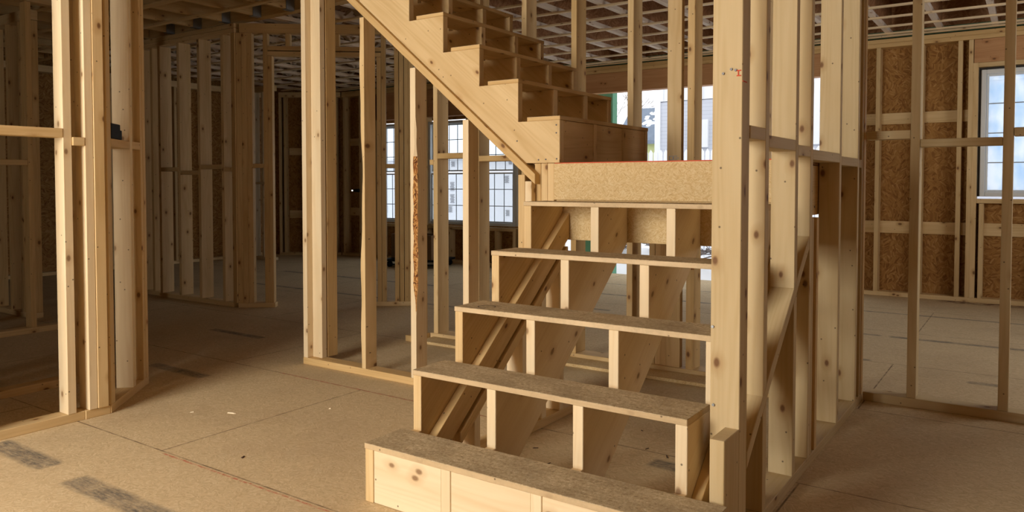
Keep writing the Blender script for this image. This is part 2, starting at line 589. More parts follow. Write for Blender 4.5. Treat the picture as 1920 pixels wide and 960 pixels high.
def waney_stud(parent, x0, x1, y0, y1, z0, z1, depth_fn, bark_fn, mat=PINE, barkmat=BARK, side=-1):
    """stud sawn at the edge of the log: the front corner on one side is missing by depth_fn(z); faces there are bark where bark_fn(z)"""
    N = 46
    s = rnd.random() * 40
    V, F, U, FM = [], [], [], []
    for i in range(N + 1):
        z = z0 + (z1 - z0) * i / N
        d = depth_fn(z)
        e = d * 0.9
        if side < 0:      # missing corner is (x0, y0)
            ring = [(x0 + d, y0), (x1, y0), (x1, y1), (x0, y1), (x0, y0 + e)]
        else:             # missing corner is (x1, y0)
            ring = [(x0, y0), (x1 - d, y0), (x1, y0 + e), (x1, y1), (x0, y1)]
        for a, b in ring:
            V.append((a, b, z))
    per = [0, .035, .07, .15, .2, .26]
    for i in range(N):
        z = z0 + (z1 - z0) * (i + .5) / N
        u0 = (z1 - z0) * i / N + s; u1 = (z1 - z0) * (i + 1) / N + s
        for k in range(5):
            j = (k + 1) % 5
            F.append((i * 5 + k, i * 5 + j, (i + 1) * 5 + j, (i + 1) * 5 + k))
            U.append([(u0, per[k] + s), (u0, per[k + 1] + s), (u1, per[k + 1] + s), (u1, per[k] + s)])
            bark = (k == 4 and side < 0) or (k == 1 and side > 0)
            FM.append(1 if bark and bark_fn(z) else 0)
    F.append(tuple(reversed(range(5)))); U.append([(0, 0)] * 5); FM.append(0)
    F.append(tuple(N * 5 + k for k in range(5))); U.append([(0, 0)] * 5); FM.append(0)
    return mk('stud', V, F, U, [mat, barkmat], parent, fm=FM)


def nails(parent, lst, mat, n=8):
    for q in lst:
        cyls('nail', parent, [q], mat, n)


T = 0.0355       # stud thickness
PZ = 0.038       # plate thickness
CZ = 2.34        # underside of the floor framing above

# ------------------------------------------------------------------ the setting: floor, ceiling, outer walls
fl = B('floor', None, -7.5, 3.7, -3.75, 6.10, -0.25, 0.0, FLOORM, L=0, bevel=0)
fl['kind'] = 'structure'
# floor texture uses object coordinates; keep the object origin at the world's origin
for vtx in fl.data.vertices:
    vtx.co += fl.location
fl.location = (0, 0, 0)

ceil = thing('ceiling', 'open ceiling of floor trusses and thin strapping under brown board deck', None, (0, 0, CZ), kind='structure')
# deck with the stair opening left free (x -2.1..1.03, y 1.15..2.2)
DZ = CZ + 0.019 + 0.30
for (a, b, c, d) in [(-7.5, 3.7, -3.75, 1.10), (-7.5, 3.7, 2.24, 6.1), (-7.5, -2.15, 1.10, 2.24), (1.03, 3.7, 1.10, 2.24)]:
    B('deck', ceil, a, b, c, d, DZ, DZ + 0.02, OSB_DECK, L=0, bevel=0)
# upper storey closed off above the stair
B('shaft_wall', ceil, -2.19, -2.15, 1.06, 2.28, DZ + 0.02, 4.6, OSB, bevel=0)
B('shaft_wall', ceil, 1.03, 1.07, 1.06, 2.28, DZ + 0.02, 4.6, OSB, bevel=0)
B('shaft_wall', ceil, -2.15, 1.03, 1.06, 1.10, DZ + 0.02, 4.6, OSB, bevel=0)
B('shaft_wall', ceil, -2.15, 1.03, 2.24, 2.28, DZ + 0.02, 4.6, OSB, bevel=0)
B('shaft_deck', ceil, -2.19, 1.07, 1.06, 2.28, 4.6, 4.62, OSB_DECK, L=0, bevel=0)
# floor trusses running front to back over the rear rooms
JB = CZ + 0.019
xs = [0.665 + 0.4 * k for k in range(-20, 8)]
for x in xs:
    if -2.6 < x < 3.5:
        boxes('joist', ceil, [(x - 0.022, x + 0.022, 2.285, 5.925, JB, JB + 0.034)], JOISTP, 0.001)
        B('joist_web', ceil, x - 0.005, x + 0.005, 2.285, 5.925, JB + 0.0345, DZ - 0.0005, OSB_WEB, bevel=0)
    elif -7.2 < x:
        V, F, U = [], [], []
        wdt = 0.034
        for b in [(x - wdt, x + wdt, 2.285, 5.925, JB, JB + 0.034), (x - wdt, x + wdt, 2.285, 5.925, DZ - 0.034, DZ - 0.0005)]:
            v, f, u = bx_data(*b, base=len(V)); V += v; F += f; U += u
        y = 2.30
        up = True
        while y < 5.85:
            y2 = min(y + 0.30, 5.9)
            za, zb = (JB + 0.034, DZ - 0.034) if up else (DZ - 0.034, JB + 0.034)
            s_ = rnd.random() * 30
            n0 = len(V)
            for xx in (x - 0.030, x + 0.030):
                V += [(xx, y, za), (xx, y + 0.045, za), (xx, y2 + 0.045, zb), (xx, y2, zb)]
            F += [(n0, n0 + 1, n0 + 2, n0 + 3), (n0 + 7, n0 + 6, n0 + 5, n0 + 4), (n0, n0 + 4, n0 + 5, n0 + 1), (n0 + 1, n0 + 5, n0 + 6, n0 + 2), (n0 + 2, n0 + 6, n0 + 7, n0 + 3), (n0 + 3, n0 + 7, n0 + 4, n0)]
            U += [[(s_, 0), (s_, .05), (s_ + .4, .05), (s_ + .4, 0)]] * 6
            y = y2
            up = not up
        mk('floor_truss', V, F, U, PINE_GREY, ceil)
# solid joists over the front rooms
for x in [-7.0 + 0.4 * k for k in range(0, 27)]:
    y1 = 2.195 if x < -2.15 else 1.055
    B('joist', ceil, x, x + T, -3.55, y1, JB, JB + 0.235, PINE_WARM)
for x in [1.10 + 0.4 * k for k in range(0, 6)]:
    B('joist', ceil, x, x + T, 1.10, 2.235, JB, JB + 0.235, PINE_WARM)
# doubled stair-opening beams
B('beam', ceil, -7.4, -2.155, 2.20, 2.28, JB, JB + 0.25, PINE_WARM)
B('beam', ceil, -2.15, 1.025, 2.242, 2.28, JB, JB + 0.25, PINE_WARM)
B('beam', ceil, -2.15, 1.025, 1.06, 1.098, JB, JB + 0.25, PINE_WARM)
for x in [-7.0 + 0.4 * k for k in range(6, 12)]:
    boxes('joist_hanger', ceil, [(x - 0.006, x - 0.001, 2.12, 2.198, JB - 0.002, JB + 0.16), (x + T + 0.001, x + T + 0.006, 2.12, 2.198, JB - 0.002, JB + 0.16),
                                 (x - 0.006, x + T + 0.006, 2.12, 2.198, JB - 0.006, JB - 0.001)], METAL)
# strapping under the trusses
for y in [2.62, 3.00, 3.37, 3.75, 4.16, 4.57, 4.985, 5.39, 5.73, 5.86]:
    B('strapping', ceil, -7.1, 3.5, y, y + 0.036, CZ + 0.004, CZ + 0.0185, PINE_PALE, L=0)
for y in [-3.48 + 0.41 * k for k in range(0, 14)]:
    if y < 1.0:
        B('strapping', ceil, -7.1, 3.5, y, y + 0.045, CZ + 0.001, CZ + 0.0185, PINE, L=0)
    else:
        B('strapping', ceil, -7.1, -2.2, y, y + 0.045, CZ + 0.001, CZ + 0.0185, PINE, L=0)

YB = 5.93


def stud_list(par, xs_, y0, y1, z0, z1, mat=PINE, name='stud'):
    for x in xs_:
        B(name, par, x, x + T, y0, y1, z0, z1, mat)


# rear outer wall, right of the big opening
wb1 = thing('wall_back', 'board-sheathed rear outer wall with studs, headers and straps', None, (0, YB, 0), kind='structure')
SH0, SH1 = YB + 0.121, YB + 0.133
WR = (1.37, 2.25, 0.915, 2.0)      # right window: x0, x1, z0, z1
XO0, XO1 = -2.80, 0.12            # the big opening
for (a, b, c, d) in [(XO1 + 0.04, WR[0] - 0.02, 0.0, DZ), (WR[0] - 0.02, WR[1] + 0.02, 0, WR[2] - 0.02), (WR[0] - 0.02, WR[1] + 0.02, WR[3] + 0.02, DZ), (WR[1] + 0.02, 3.7, 0, DZ),
                     (XO0 - 0.02, XO1 + 0.04, 2.06, DZ),
                     (-6.5, -5.72, 0, DZ), (-5.72, -3.44, 0, 0.50), (-5.72, -3.44, 1.86, DZ), (-3.44, XO0 - 0.02, 0, DZ)]:
    B('sheathing', wb1, a, b, SH0, SH1, c, d, OSB, bevel=0)
# window gaps between the three left windows
for (a, b) in [(-5.01, -4.87), (-4.20, -4.14)]:
    B('sheathing', wb1, a, b, SH0, SH1, 0.50, 1.86, OSB, bevel=0)
for (a, b) in [(-6.45, XO0 - 0.001), (XO1, 3.6)]:
    B('bottom_plate', wb1, a, b, YB, YB + 0.12, 0, PZ, PINE)
B('top_plate', wb1, -6.45, 3.6, YB, YB + 0.12, 2.262, 2.299, PINE_WARM)
B('top_plate', wb1, -6.45, 3.6, YB, YB + 0.12, 2.3, 2.337, PINE_WARM)
B('header', wb1, XO0 - 0.02, XO1 + 0.02, YB - 0.002, YB + 0.118, 2.045, 2.26, PINE_RED)
B('header', wb1, WR[0] - 0.055, WR[1] + 0.055, YB + 0.003, YB + 0.12, 2.06, 2.26, PINE_RED)
ST = dict(z0=PZ, z1=2.261)
for x in [XO1, XO1 + T + 0.002, 0.548, 0.90, 1.195, 1.275, 2.335, 2.75, 3.1, 3.45, XO0 - 0.04, XO0 - 0.08, -3.05, -3.36, -3.40, -5.79, -5.83, -6.1, -6.42]:
    B('stud', wb1, x, x + T, YB, YB + 0.12, PZ, 2.261 if not (XO0 - 0.05 < x < XO0) else 2.04, PINE)
B('trimmer', wb1, WR[0] - 0.060, WR[0] - 0.021, YB, YB + 0.12, PZ, 2.06, PINE)
B('trimmer', wb1, WR[1] + 0.021, WR[1] + 0.060, YB, YB + 0.12, PZ, 2.06, PINE)
B('sill', wb1, WR[0] - 0.02, WR[1] + 0.02, YB, YB + 0.12, WR[2] - 0.058, WR[2] - 0.021, PINE)
B('lintel_plate', wb1, WR[0] - 0.02, WR[1] + 0.02, YB, YB + 0.12, WR[3] + 0.022, WR[3] + 0.059, PINE)
stud_list(wb1, [WR[0] + 0.0, WR[0] + 0.42, WR[1] - 0.03], YB, YB + 0.12, PZ, WR[2] - 0.06)
# straps let in against the sheathing
for z0_, z1_ in ((1.57, 1.672), (0.572, 0.682)):
    for a, b in ((XO1 + 0.08, WR[0] - 0.065), (WR[1] + 0.065, 3.4), (-6.4, -5.85), (-3.32, XO0 - 0.09)):
        B('strap', wb1, a, b, SH0 - 0.022, SH0 - 0.001, z0_, z1_, PINE)
B('strap', wb1, WR[0], WR[1], SH0 - 0.022, SH0 - 0.001, 0.572, 0.682, PINE)
# left windows' framing
B('sill', wb1, -5.72, -3.44, YB, YB + 0.12, 0.44, 0.478, PINE)
B('header', wb1, -5.78, -3.38, YB, YB + 0.12, 1.90, 2.26, PINE_RED)
stud_list(wb1, [-5.7, -5.3, -4.9, -4.5, -4.1, -3.75, -3.48], YB, YB + 0.12, PZ, 0.439)
for a in (-5.01, -4.90, -4.20):
    B('mullion', wb1, a, a + 0.05, YB, YB + 0.12, 0.48, 1.90, PINE)
B('rim_board', wb1, -6.4, 3.6, YB + 0.10, YB + 0.118, JB, JB + 0.06, GREEN, bevel=0)
B('rim_board', wb1, -6.4, 3.6, YB + 0.10, YB + 0.118, JB + 0.0605, DZ, OSB_WEB, bevel=0)
gw = B('green_sheathed_wall', None, -2.95, -2.47, 6.6, 6.72, -0.299, 3.0, GREEN, bevel=0)
tag(gw, 'edge of a green-sheathed outside wall at the left of the big rear opening', 'exterior wall')


def window(n, x0, x1, z0, z1, y, cols, rows, hung, pane_mat):
    w = thing('window_%d' % n, None, None, ((x0 + x1) / 2, y, z0), kind='structure')
    t = 0.038
    boxes('window_frame', w, [(x0, x0 + t, y, y + 0.085, z0, z1), (x1 - t, x1, y, y + 0.085, z0, z1), (x0 + t, x1 - t, y, y + 0.085, z0, z0 + t), (x0 + t, x1 - t, y, y + 0.085, z1 - t, z1)], VINYL, 0.004)
    a, b, c, d = x0 + t, x1 - t, z0 + t, z1 - t
    parts = [(c, d)] if not hung else [(c, hung), (hung + 0.02, d)]
    for i, (p, q) in enumerate(parts):
        yy = y + 0.02 + 0.028 * i
        s = 0.018
        sash = boxes('sash', w, [(a, a + s, yy, yy + 0.025, p, q), (b - s, b, yy, yy + 0.025, p, q), (a + s, b - s, yy, yy + 0.025, p, p + s), (a + s, b - s, yy, yy + 0.025, q - s, q)], VINYL, 0.002)
        B('pane', sash, a + s, b - s, yy + 0.010, yy + 0.014, p + s, q - s, pane_mat, bevel=0)
        bars = []
        for k in range(1, cols):
            xx = a + (b - a) * k / cols
            bars.append((xx - 0.0045, xx + 0.0045, yy + 0.004, yy + 0.009, p + s, q - s))
        for k in range(1, rows):
            zz = p + (q - p) * k / rows
            bars.append((a + s, b - s, yy + 0.0035, yy + 0.0085, zz - 0.0045, zz + 0.0045))
        boxes('muntin_grid', sash, bars, MUNTIN)
    return w


w1 = window(1, WR[0], WR[1], WR[2], WR[3], YB + 0.03, 2, 4, None, FILM)
B('gap_seal', w1, WR[0] - 0.018, WR[0] - 0.001, YB + 0.06, YB + 0.115, WR[2], WR[3], DARKSEAL, bevel=0)
B('gap_seal', w1, WR[0] - 0.018, WR[1] + 0.018, YB + 0.06, YB + 0.115, WR[3] + 0.001, WR[3] + 0.019, DARKSEAL, bevel=0)
window(2, -5.70, -5.03, 0.50, 1.84, YB + 0.03, 4, 3, 1.165, GLASS)
window(3, -4.85, -4.22, 0.50, 1.84, YB + 0.03, 4, 3, 1.165, GLASS)
window(4, -4.12, -3.46, 0.50, 1.84, YB + 0.03, 4, 3, 1.165, GLASS)

# bay-angled piece of the rear wall at far left
ab = math.atan2(0.50, 0.73)
wa = thing('wall_angled', 'dark angled rear corner wall with studs and straps', None, (-7.19, 5.42, 0), ab, kind='structure', local=True)
LN = math.hypot(0.73, 0.50)
B('sheathing', wa, -0.14, LN + 0.1, 0.121, 0.133, 0, DZ, OSB, bevel=0)
B('bottom_plate', wa, 0, LN, 0, 0.12, 0, PZ)
B('top_plate', wa, 0, LN, 0, 0.12, 2.262, 2.335)
for x in (0.0, 0.07, 0.34, 0.62, 0.80):
    B('stud', wa, x, x + T, 0, 0.12, PZ, 2.261)
for z0_, z1_ in ((1.44, 1.54), (0.53, 0.64)):
    B('strap', wa, 0.12, 0.80, 0.098, 0.12, z0_, z1_)

# left, right and front outer walls
wl = thing('wall_left', 'dark left outer wall of studs and boards', None, (-7.25, 0, 0), kind='structure')
B('sheathing', wl, -7.45, -7.43, -3.6, 5.5, 0, DZ, OSB, L=1, bevel=0)
B('bottom_plate', wl, -7.42, -7.30, -3.6, 5.4, 0, PZ)
B('top_plate', wl, -7.42, -7.30, -3.6, 5.4, 2.262, 2.335)
for k in range(22):
    y = -3.5 + 0.41 * k
    B('stud', wl, -7.42, -7.30, y, y + T, PZ, 2.261)
wr_ = thing('wall_right', 'right outer wall with a wide opening', None, (3.6, 0, 0), kind='structure')
for (a, b, c, d) in [(-3.6, 2.5, 0, DZ), (4.3, 6.06, 0, DZ), (2.5, 4.3, 0, 0.8), (2.5, 4.3, 2.05, DZ)]:
    B('sheathing', wr_, 3.64, 3.66, a, b, c, d, OSB, bevel=0)
B('bottom_plate', wr_, 3.52, 3.63, -3.6, 5.9, 0, PZ)
for k in range(23):
    y = -3.5 + 0.41 * k
    if not 2.4 < y < 4.3:
        B('stud', wr_, 3.52, 3.63, y, y + T, PZ, 2.261)
wf_ = thing('wall_front', 'front outer wall with a wide opening', None, (0, -3.6, 0), kind='structure')
for (a, b, c, d) in [(-7.45, -1.8, 0, DZ), (0.3, 3.66, 0, DZ), (-1.8, 0.3, 0, 0.62), (-1.8, 0.3, 2.30, DZ)]:
    B('sheathing', wf_, a, b, -3.62, -3.60, c, d, OSB, bevel=0)
for k in range(27):
    x = -7.3 + 0.41 * k
    if not -1.9 < x < 0.35:
        B('stud', wf_, x, x + T, -3.59, -3.48, PZ, 2.261)

# ------------------------------------------------------------------ interior stud walls
XL = -1.62
# left foreground wall
lw = thing('stud_wall', 'pale lit stud wall at the left edge, straight part with a noggin running off frame', 'wall frame', (XL - 0.04, -0.6, 0))
B('bottom_plate', lw, XL - 0.08, XL, -3.2, -0.0785, 0, PZ, PINE)
B('bottom_plate', lw, XL - 0.08, XL + 0.004, -0.0775, 0.030, 0, PZ, PINE)
for y in (-2.15, -1.75, -1.35, -0.95, -0.55, -0.150):
    B('stud', lw, XL - 0.074, XL + 0.002, y, y + T, PZ, 2.26, PINE_PALE if y > -.2 else PINE)
B('stud', lw, XL - 0.076, XL + 0.010, -0.064, -0.029, PZ, 2.26, PINE_PALE)
B('stud', lw, XL - 0.060, XL + 0.014, -0.0275, 0.018, PZ, 2.26, PINE)
B('noggin', lw, XL - 0.078, XL + 0.004, -0.514, -0.1505, 1.219, 1.257, PINE)
B('noggin', lw, XL - 0.078, XL + 0.004, -0.914, -0.5505, 1.19, 1.227, PINE)
B('noggin', lw, XL - 0.070, XL + 0.012, -0.1135, -0.0645, 1.187, 1.223, PINE)
B('sheathing', lw, XL - 0.094, XL - 0.081, -3.2, -0.52, 0.0, 2.338, OSB, L=1, bevel=0)  # unseen sheet, added to keep front daylight off the left rooms and floor
B('top_plate', lw, XL - 0.08, XL, -3.2, 0.03, 2.262, 2.299, PINE)
B('top_plate', lw, XL - 0.08, XL, -3.2, 0.03, 2.301, 2.338, PINE)

la_ang = math.atan2(0.73, -0.68)
la = thing('stud_wall', 'short angled stud wall turning away at the left foreground corner, black box on its noggin', 'wall frame', (XL + 0.005, 0.034, 0), la_ang, local=True)
B('bottom_plate', la, 0.0, 0.52, 0.0, 0.08, 0, PZ)
B('stud', la, 0.001, 0.050, 0.001, 0.05, PZ, 2.26, PINE)
B('stud', la, 0.294, 0.3285, 0.001, 0.08, PZ, 2.26, PINE_PALE)
B('stud', la, 0.445, 0.479, 0.001, 0.08, PZ, 2.26, PINE)
B('stud', la, 0.482, 0.518, 0.000, 0.08, PZ, 2.26, PINE)
B('noggin', la, 0.051, 0.293, 0.001, 0.08, 1.190, 1.227, PINE)
B('noggin', la, 0.3295, 0.444, 0.001, 0.08, 1.192, 1.229, PINE)
B('top_plate', la, 0.0, 0.52, 0, 0.08, 2.262, 2.338)
# rear of the closet behind it
lc = thing('stud_wall', 'dim closet stud wall behind the left foreground studs', 'wall frame', (-2.3, 0.2, 0))
B('bottom_plate', lc, -2.35, -2.27, -1.6, 0.5, 0, PZ)
for y in (-1.55, -1.1, -0.6, -0.2, 0.185):
    B('stud', lc, -2.345, -2.265, y, y + T, PZ, 2.26)
B('top_plate', lc, -2.35, -2.27, -1.6, 0.5, 2.262, 2.338)

blk = thing('cable_box', 'small black plastic box sitting on the noggin of the angled left wall', 'box', (-1.662, 0.0788, 1.2275), la_ang, local=True)
boxes('housing', blk, [(0.0, 0.115, 0.0, 0.05, 0.0, 0.070), (0.1155, 0.142, 0.002, 0.05, 0.0, 0.045)], BLACK, 0.003)
cyls('cable_stub', blk, [((0.165, 0.02, 0.0), (0.163, 0.024, 0.022), 0.005, 0.004), ((0.185, 0.03, 0.0), (0.183, 0.03, 0.016), 0.004, 0.004)], BLACK)

# left middle distance: partition parallel to the left wall
lb = thing('stud_wall', 'dim single-stud partition with a low plate seen behind the left edge', 'wall frame', (-3.93, 0.0, 0))
B('bottom_plate', lb, -3.97, -3.89, -3.2, 1.25, 0, PZ, PINE)
for y in (-2.0, -1.55, -1.1, -0.65, -0.2, 0.25, 0.69):
    B('stud', lb, -3.97, -3.89, y, y + T, PZ, 2.26, PINE_WARM)
for y in (-0.2, 0.25):
    B('noggin', lb, -3.97, -3.89, y + T + .001, y + 0.439 - .001 if y > 0 else 0.249, 1.15, 1.187, PINE_WARM)
B('top_plate', lb, -3.97, -3.89, -3.2, 1.25, 2.262, 2.338)
ld = thing('stud_wall', 'darkest stud cluster at the far left edge of the room', 'wall frame', (-5.2, 1.0, 0))
B('bottom_plate', ld, -6.6, -4.5, 0.96, 1.04, 0, PZ)
for x in (-6.5, -6.2, -5.9, -5.6, -5.3, -5.12, -4.86, -4.66, -4.54):
    B('stud', ld, x, x + T, 0.96, 1.04, PZ, 2.26, PINE_WARM)
B('top_plate', ld, -6.6, -4.5, 0.96, 1.04, 2.262, 2.338)

# pantry wall, four wide studs
fw = thing('stud_wall', 'shaded stud wall with four broad studs and staggered noggins at left centre', 'wall frame', (-4.3, 2.2, 0))
B('bottom_plate', fw, -4.80, -3.70, 2.157, 2.237, 0, PZ, PINE)
fx_ = [-4.775, -4.475, -4.175, -3.845]
for x in fx_:
    B('stud', fw, x, x + T, 2.157, 2.270, PZ, 2.26, PINE)
B('stud', fw, -3.705, -3.655, 2.157, 2.237, PZ, 2.26, PINE_WARM)
for i, z in enumerate((1.135, 1.103, 1.150, 1.125)):
    a = fx_[i] + T + 0.0005
    b = (fx_ + [-3.705])[i + 1] - 0.0005
    B('noggin', fw, a, b, 2.157, 2.237, z, z + 0.036, PINE)
B('top_plate', fw, -5.30, -3.66, 2.157, 2.237, 2.262, 2.299)
B('top_plate', fw, -5.30, -3.66, 2.157, 2.237, 2.301, 2.338)
fw2 = thing('stud_wall', 'dark corner studs left of the four broad studs', 'wall frame', (-5.1, 2.2, 0))
B('bottom_plate', fw2, -5.30, -4.81, 2.18, 2.26, 0, PZ)
for x in (-5.28, -5.08, -4.935):
    B('stud', fw2, x, x + T, 2.18, 2.26, PZ, 2.26, PINE_WARM)

# angled wall with the doorway
aw_ang = R(38.5)
aw = thing('stud_wall', 'angled stud wall with a doorway and crippled header at left centre', 'wall frame', (-3.650, 2.165, 0), aw_ang, local=True)
B('bottom_plate', aw, 0.0, 0.30, 0, 0.08, 0, PZ)
B('bottom_plate', aw, 1.13, 1.44, 0, 0.08, 0, PZ)
B('stud', aw, 0.000, 0.043, 0.001, 0.08, PZ, 2.26, PINE_WARM)
B('stud', aw, 0.044, 0.086, 0.001, 0.08, PZ, 2.26, PINE_WARM)
B('stud', aw, 0.087, 0.128, 0.001, 0.08, PZ, 2.26, PINE_WARM)
B('stud', aw, 0.218, 0.253, 0.001, 0.08, PZ, 2.26, PINE_WARM)
B('trimmer', aw, 0.254, 0.290, 0.001, 0.08, PZ, 2.075, PINE_WARM)
B('trimmer', aw, 1.140, 1.175, 0.001, 0.08, PZ, 2.075, PINE_WARM)
B('stud', aw, 1.177, 1.212, 0.001, 0.08, PZ, 2.26, PINE_WARM)
for x in (1.285, 1.325, 1.365, 1.402):
    B('stud', aw, x, x + T, 0.001, 0.08, PZ, 2.26, PINE_WARM)
B('noggin', aw, 0.129, 0.217, 0.001, 0.08, 1.155, 1.19, PINE_WARM)
B('noggin', aw, 1.213, 1.284, 0.001, 0.08, 1.155, 1.19, PINE_WARM)
B('header', aw, 0.254, 1.176, 0.001, 0.08, 2.077, 2.112, PINE_WARM)
B('header', aw, 0.254, 1.176, 0.001, 0.08, 2.120, 2.155, PINE_WARM)
for x in (0.40, 0.60, 0.80, 1.0):
    B('cripple', aw, x, x + T, 0.001, 0.08, 2.156, 2.26, PINE_WARM)
B('top_plate', aw, 0.03, 1.44, 0, 0.08, 2.262, 2.338, PINE_WARM)
# partition further back, seen between the posts
pb = thing('stud_wall', 'narrow pale partition far back seen through the posts', 'wall frame', (-6.9, 4.9, 0))
B('bottom_plate', pb, -7.20, -6.62, 4.86, 4.94, 0, PZ, PINE_PALE)
for x in (-7.19, -7.02, -6.85, -6.72):
    B('stud', pb, x, x + T, 4.86, 4.94, PZ, 2.26, PINE_PALE)
B('noggin', pb, -7.15, -6.73, 4.855, 4.859, 1.02, 1.05, PINE_PALE)
B('top_plate', pb, -7.20, -6.62, 4.86, 4.94, 2.262, 2.338)

# ---- wall that carries the upper flight
def rake_z(x):
    return 1.122 - 0.822 * (x + 0.155)      # top of the rake plate


mw = thing('stud_wall', 'stud wall under the upper stair flight with a sloping top plate', 'wall frame', (-0.9, 1.19, 0))
B('bottom_plate', mw, -1.655, -0.10, 1.150, 1.230, 0, PZ, PINE_WARM)
B('stud', mw, -1.652, -1.618, 1.150, 1.230, PZ, 2.26, PINE_PALE)
B('stud', mw, -1.6165, -1.540, 1.188, 1.2235, PZ, 2.26, PINE_PALE)
B('stud', mw, -1.575, -1.540, 1.231, 1.305, PZ, 2.26, PINE_WARM)
RH = 0.036 / math.cos(math.atan(0.822))
prism('rake_plate', mw, [(-0.089, rake_z(-0.089)), (-1.62, rake_z(-1.62) - 0.0), (-1.62, rake_z(-1.62) - RH), (-0.089, rake_z(-0.089) - RH)], 'y', 1.150, 1.232, PINE_WARM, slope=-math.atan(0.822))


def top_at(x):
    return rake_z(x) - RH - 0.001


def wob1(z):
    return 0.004 + 0.016 * max(0, math.sin((z - 0.55) * 3.2)) ** 2 + 0.006 * math.sin(z * 9 + 1) ** 2


waney_stud(mw, -1.195, -1.158, 1.150, 1.232, PZ, top_at(-1.158), wob1, lambda z: False, PINE)
waney_stud(mw, -0.835, -0.800, 1.150, 1.232, PZ, top_at(-0.800),
           lambda z: (0.0 if z < 0.36 or z > 1.42 else 0.017 * min(1, (z - 0.36) * 6, (1.42 - z) * 3) + 0.003 * math.sin(z * 40)),
           lambda z: 0.38 < z < 1.15, PINE_PALE, side=1)
B('stud', mw, -0.501, -0.466, 1.150, 1.232, PZ, top_at(-0.466), PINE_PALE)
B('stud', mw, -0.180, -0.1435, 1.150, 1.232, PZ, top_at(-0.1435), PINE)
B('stud', mw, -0.1425, -0.1075, 1.150, 1.185, PZ, top_at(-0.1075), PINE_PALE)

# ---- wall behind the stairs
bw = thing('stud_wall', 'long stud wall behind the staircase, daylight showing between its studs', 'wall frame', (-0.2, 2.16, 0))
B('bottom_plate', bw, -1.525, 1.028, 2.105, 2.222, 0, PZ, PINE)
for x in (-1.496, -1.158, -0.800, -0.456, -0.098):
    B('stud', bw, x, x + T, 2.107, 2.222, PZ, 2.26, PINE if x != -0.456 else PINE_WARM)
B('stud', bw, 0.132, 0.212, 2.118, 2.155, PZ, 2.26, PINE)
waney_stud(bw, 0.248, 0.286, 2.112, 2.222, PZ, 2.26, lambda z: 0.003 + 0.014 * max(0, math.sin(z * 2.1 + 0.3)) ** 3, lambda z: 0.55 < z < 0.95, PINE_WARM, side=1)
for x in (0.030, 0.066, 0.098):
    B('stud', bw, x, x + 0.0335, 2.124, 2.21, PZ, 1.085, PINE)
for x in (0.62, 0.98):
    B('stud', bw, x, x + T, 2.107, 2.222, PZ, 2.26, PINE)
B('noggin', bw, -1.460, -1.159, 2.107, 2.222, 1.188, 1.223, PINE_WARM)
B('noggin', bw, -1.122, -0.801, 2.107, 2.222, 1.165, 1.200, PINE_WARM)
B('stud', bw, -1.600, -1.530, 2.050, 2.085, PZ, 2.26, PINE)
B('noggin', bw, -1.528, -1.497, 2.107, 2.19, 1.148, 1.183, PINE_WARM)
B('bottom_plate', bw, -1.605, -1.527, 1.95, 2.104, 0, PZ, PINE_WARM)
B('top_plate', bw, -1.60, 1.028, 2.107, 2.222, 2.262, 2.338, PINE_WARM)
boxes('ink_stamp', bw, [(0.145, 0.190, 2.1155, 2.1175, 1.150, 1.153), (0.145, 0.190, 2.1155, 2.1175, 1.170, 1.173), (0.145, 0.148, 2.1155, 2.1175, 1.15, 1.173),
                        (0.165, 0.172, 2.1155, 2.1175, 1.156, 1.168), (0.178, 0.200, 2.1155, 2.1175, 1.160, 1.163)], INK)
sc_ = B('subfloor_offcut', None, -1.49, 0.99, 1.945, 2.100, 0.0005, 0.018, OSB_LIGHT, L=0)
tag(sc_, 'long strip of bright subfloor board lying in front of the plate behind the stairs', 'board strip')

# ---- right wall
XR = 1.11


def rr(y):
    return 0.83 * y - 0.062


rw = thing('stud_wall', 'tall stud wall right of the staircase with a sloping plate let in between the studs', 'wall frame', (1.07, 1.1, 0))
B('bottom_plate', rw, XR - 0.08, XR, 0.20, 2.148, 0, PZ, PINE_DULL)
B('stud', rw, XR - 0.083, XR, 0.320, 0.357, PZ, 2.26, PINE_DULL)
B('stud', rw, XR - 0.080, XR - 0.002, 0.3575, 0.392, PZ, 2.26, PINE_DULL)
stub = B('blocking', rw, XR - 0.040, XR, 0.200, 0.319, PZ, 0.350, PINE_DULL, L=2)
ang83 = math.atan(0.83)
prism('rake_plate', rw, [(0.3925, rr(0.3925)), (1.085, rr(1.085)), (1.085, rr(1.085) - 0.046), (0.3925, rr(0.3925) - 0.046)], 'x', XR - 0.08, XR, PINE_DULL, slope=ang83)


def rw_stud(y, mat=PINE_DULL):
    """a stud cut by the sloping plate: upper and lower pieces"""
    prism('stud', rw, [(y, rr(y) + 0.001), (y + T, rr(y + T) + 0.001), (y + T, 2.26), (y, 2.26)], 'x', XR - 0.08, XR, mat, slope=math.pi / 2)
    prism('stud', rw, [(y, PZ), (y + T, PZ), (y + T, rr(y + T) - 0.048), (y, rr(y) - 0.048)], 'x', XR - 0.08, XR, mat, slope=math.pi / 2)


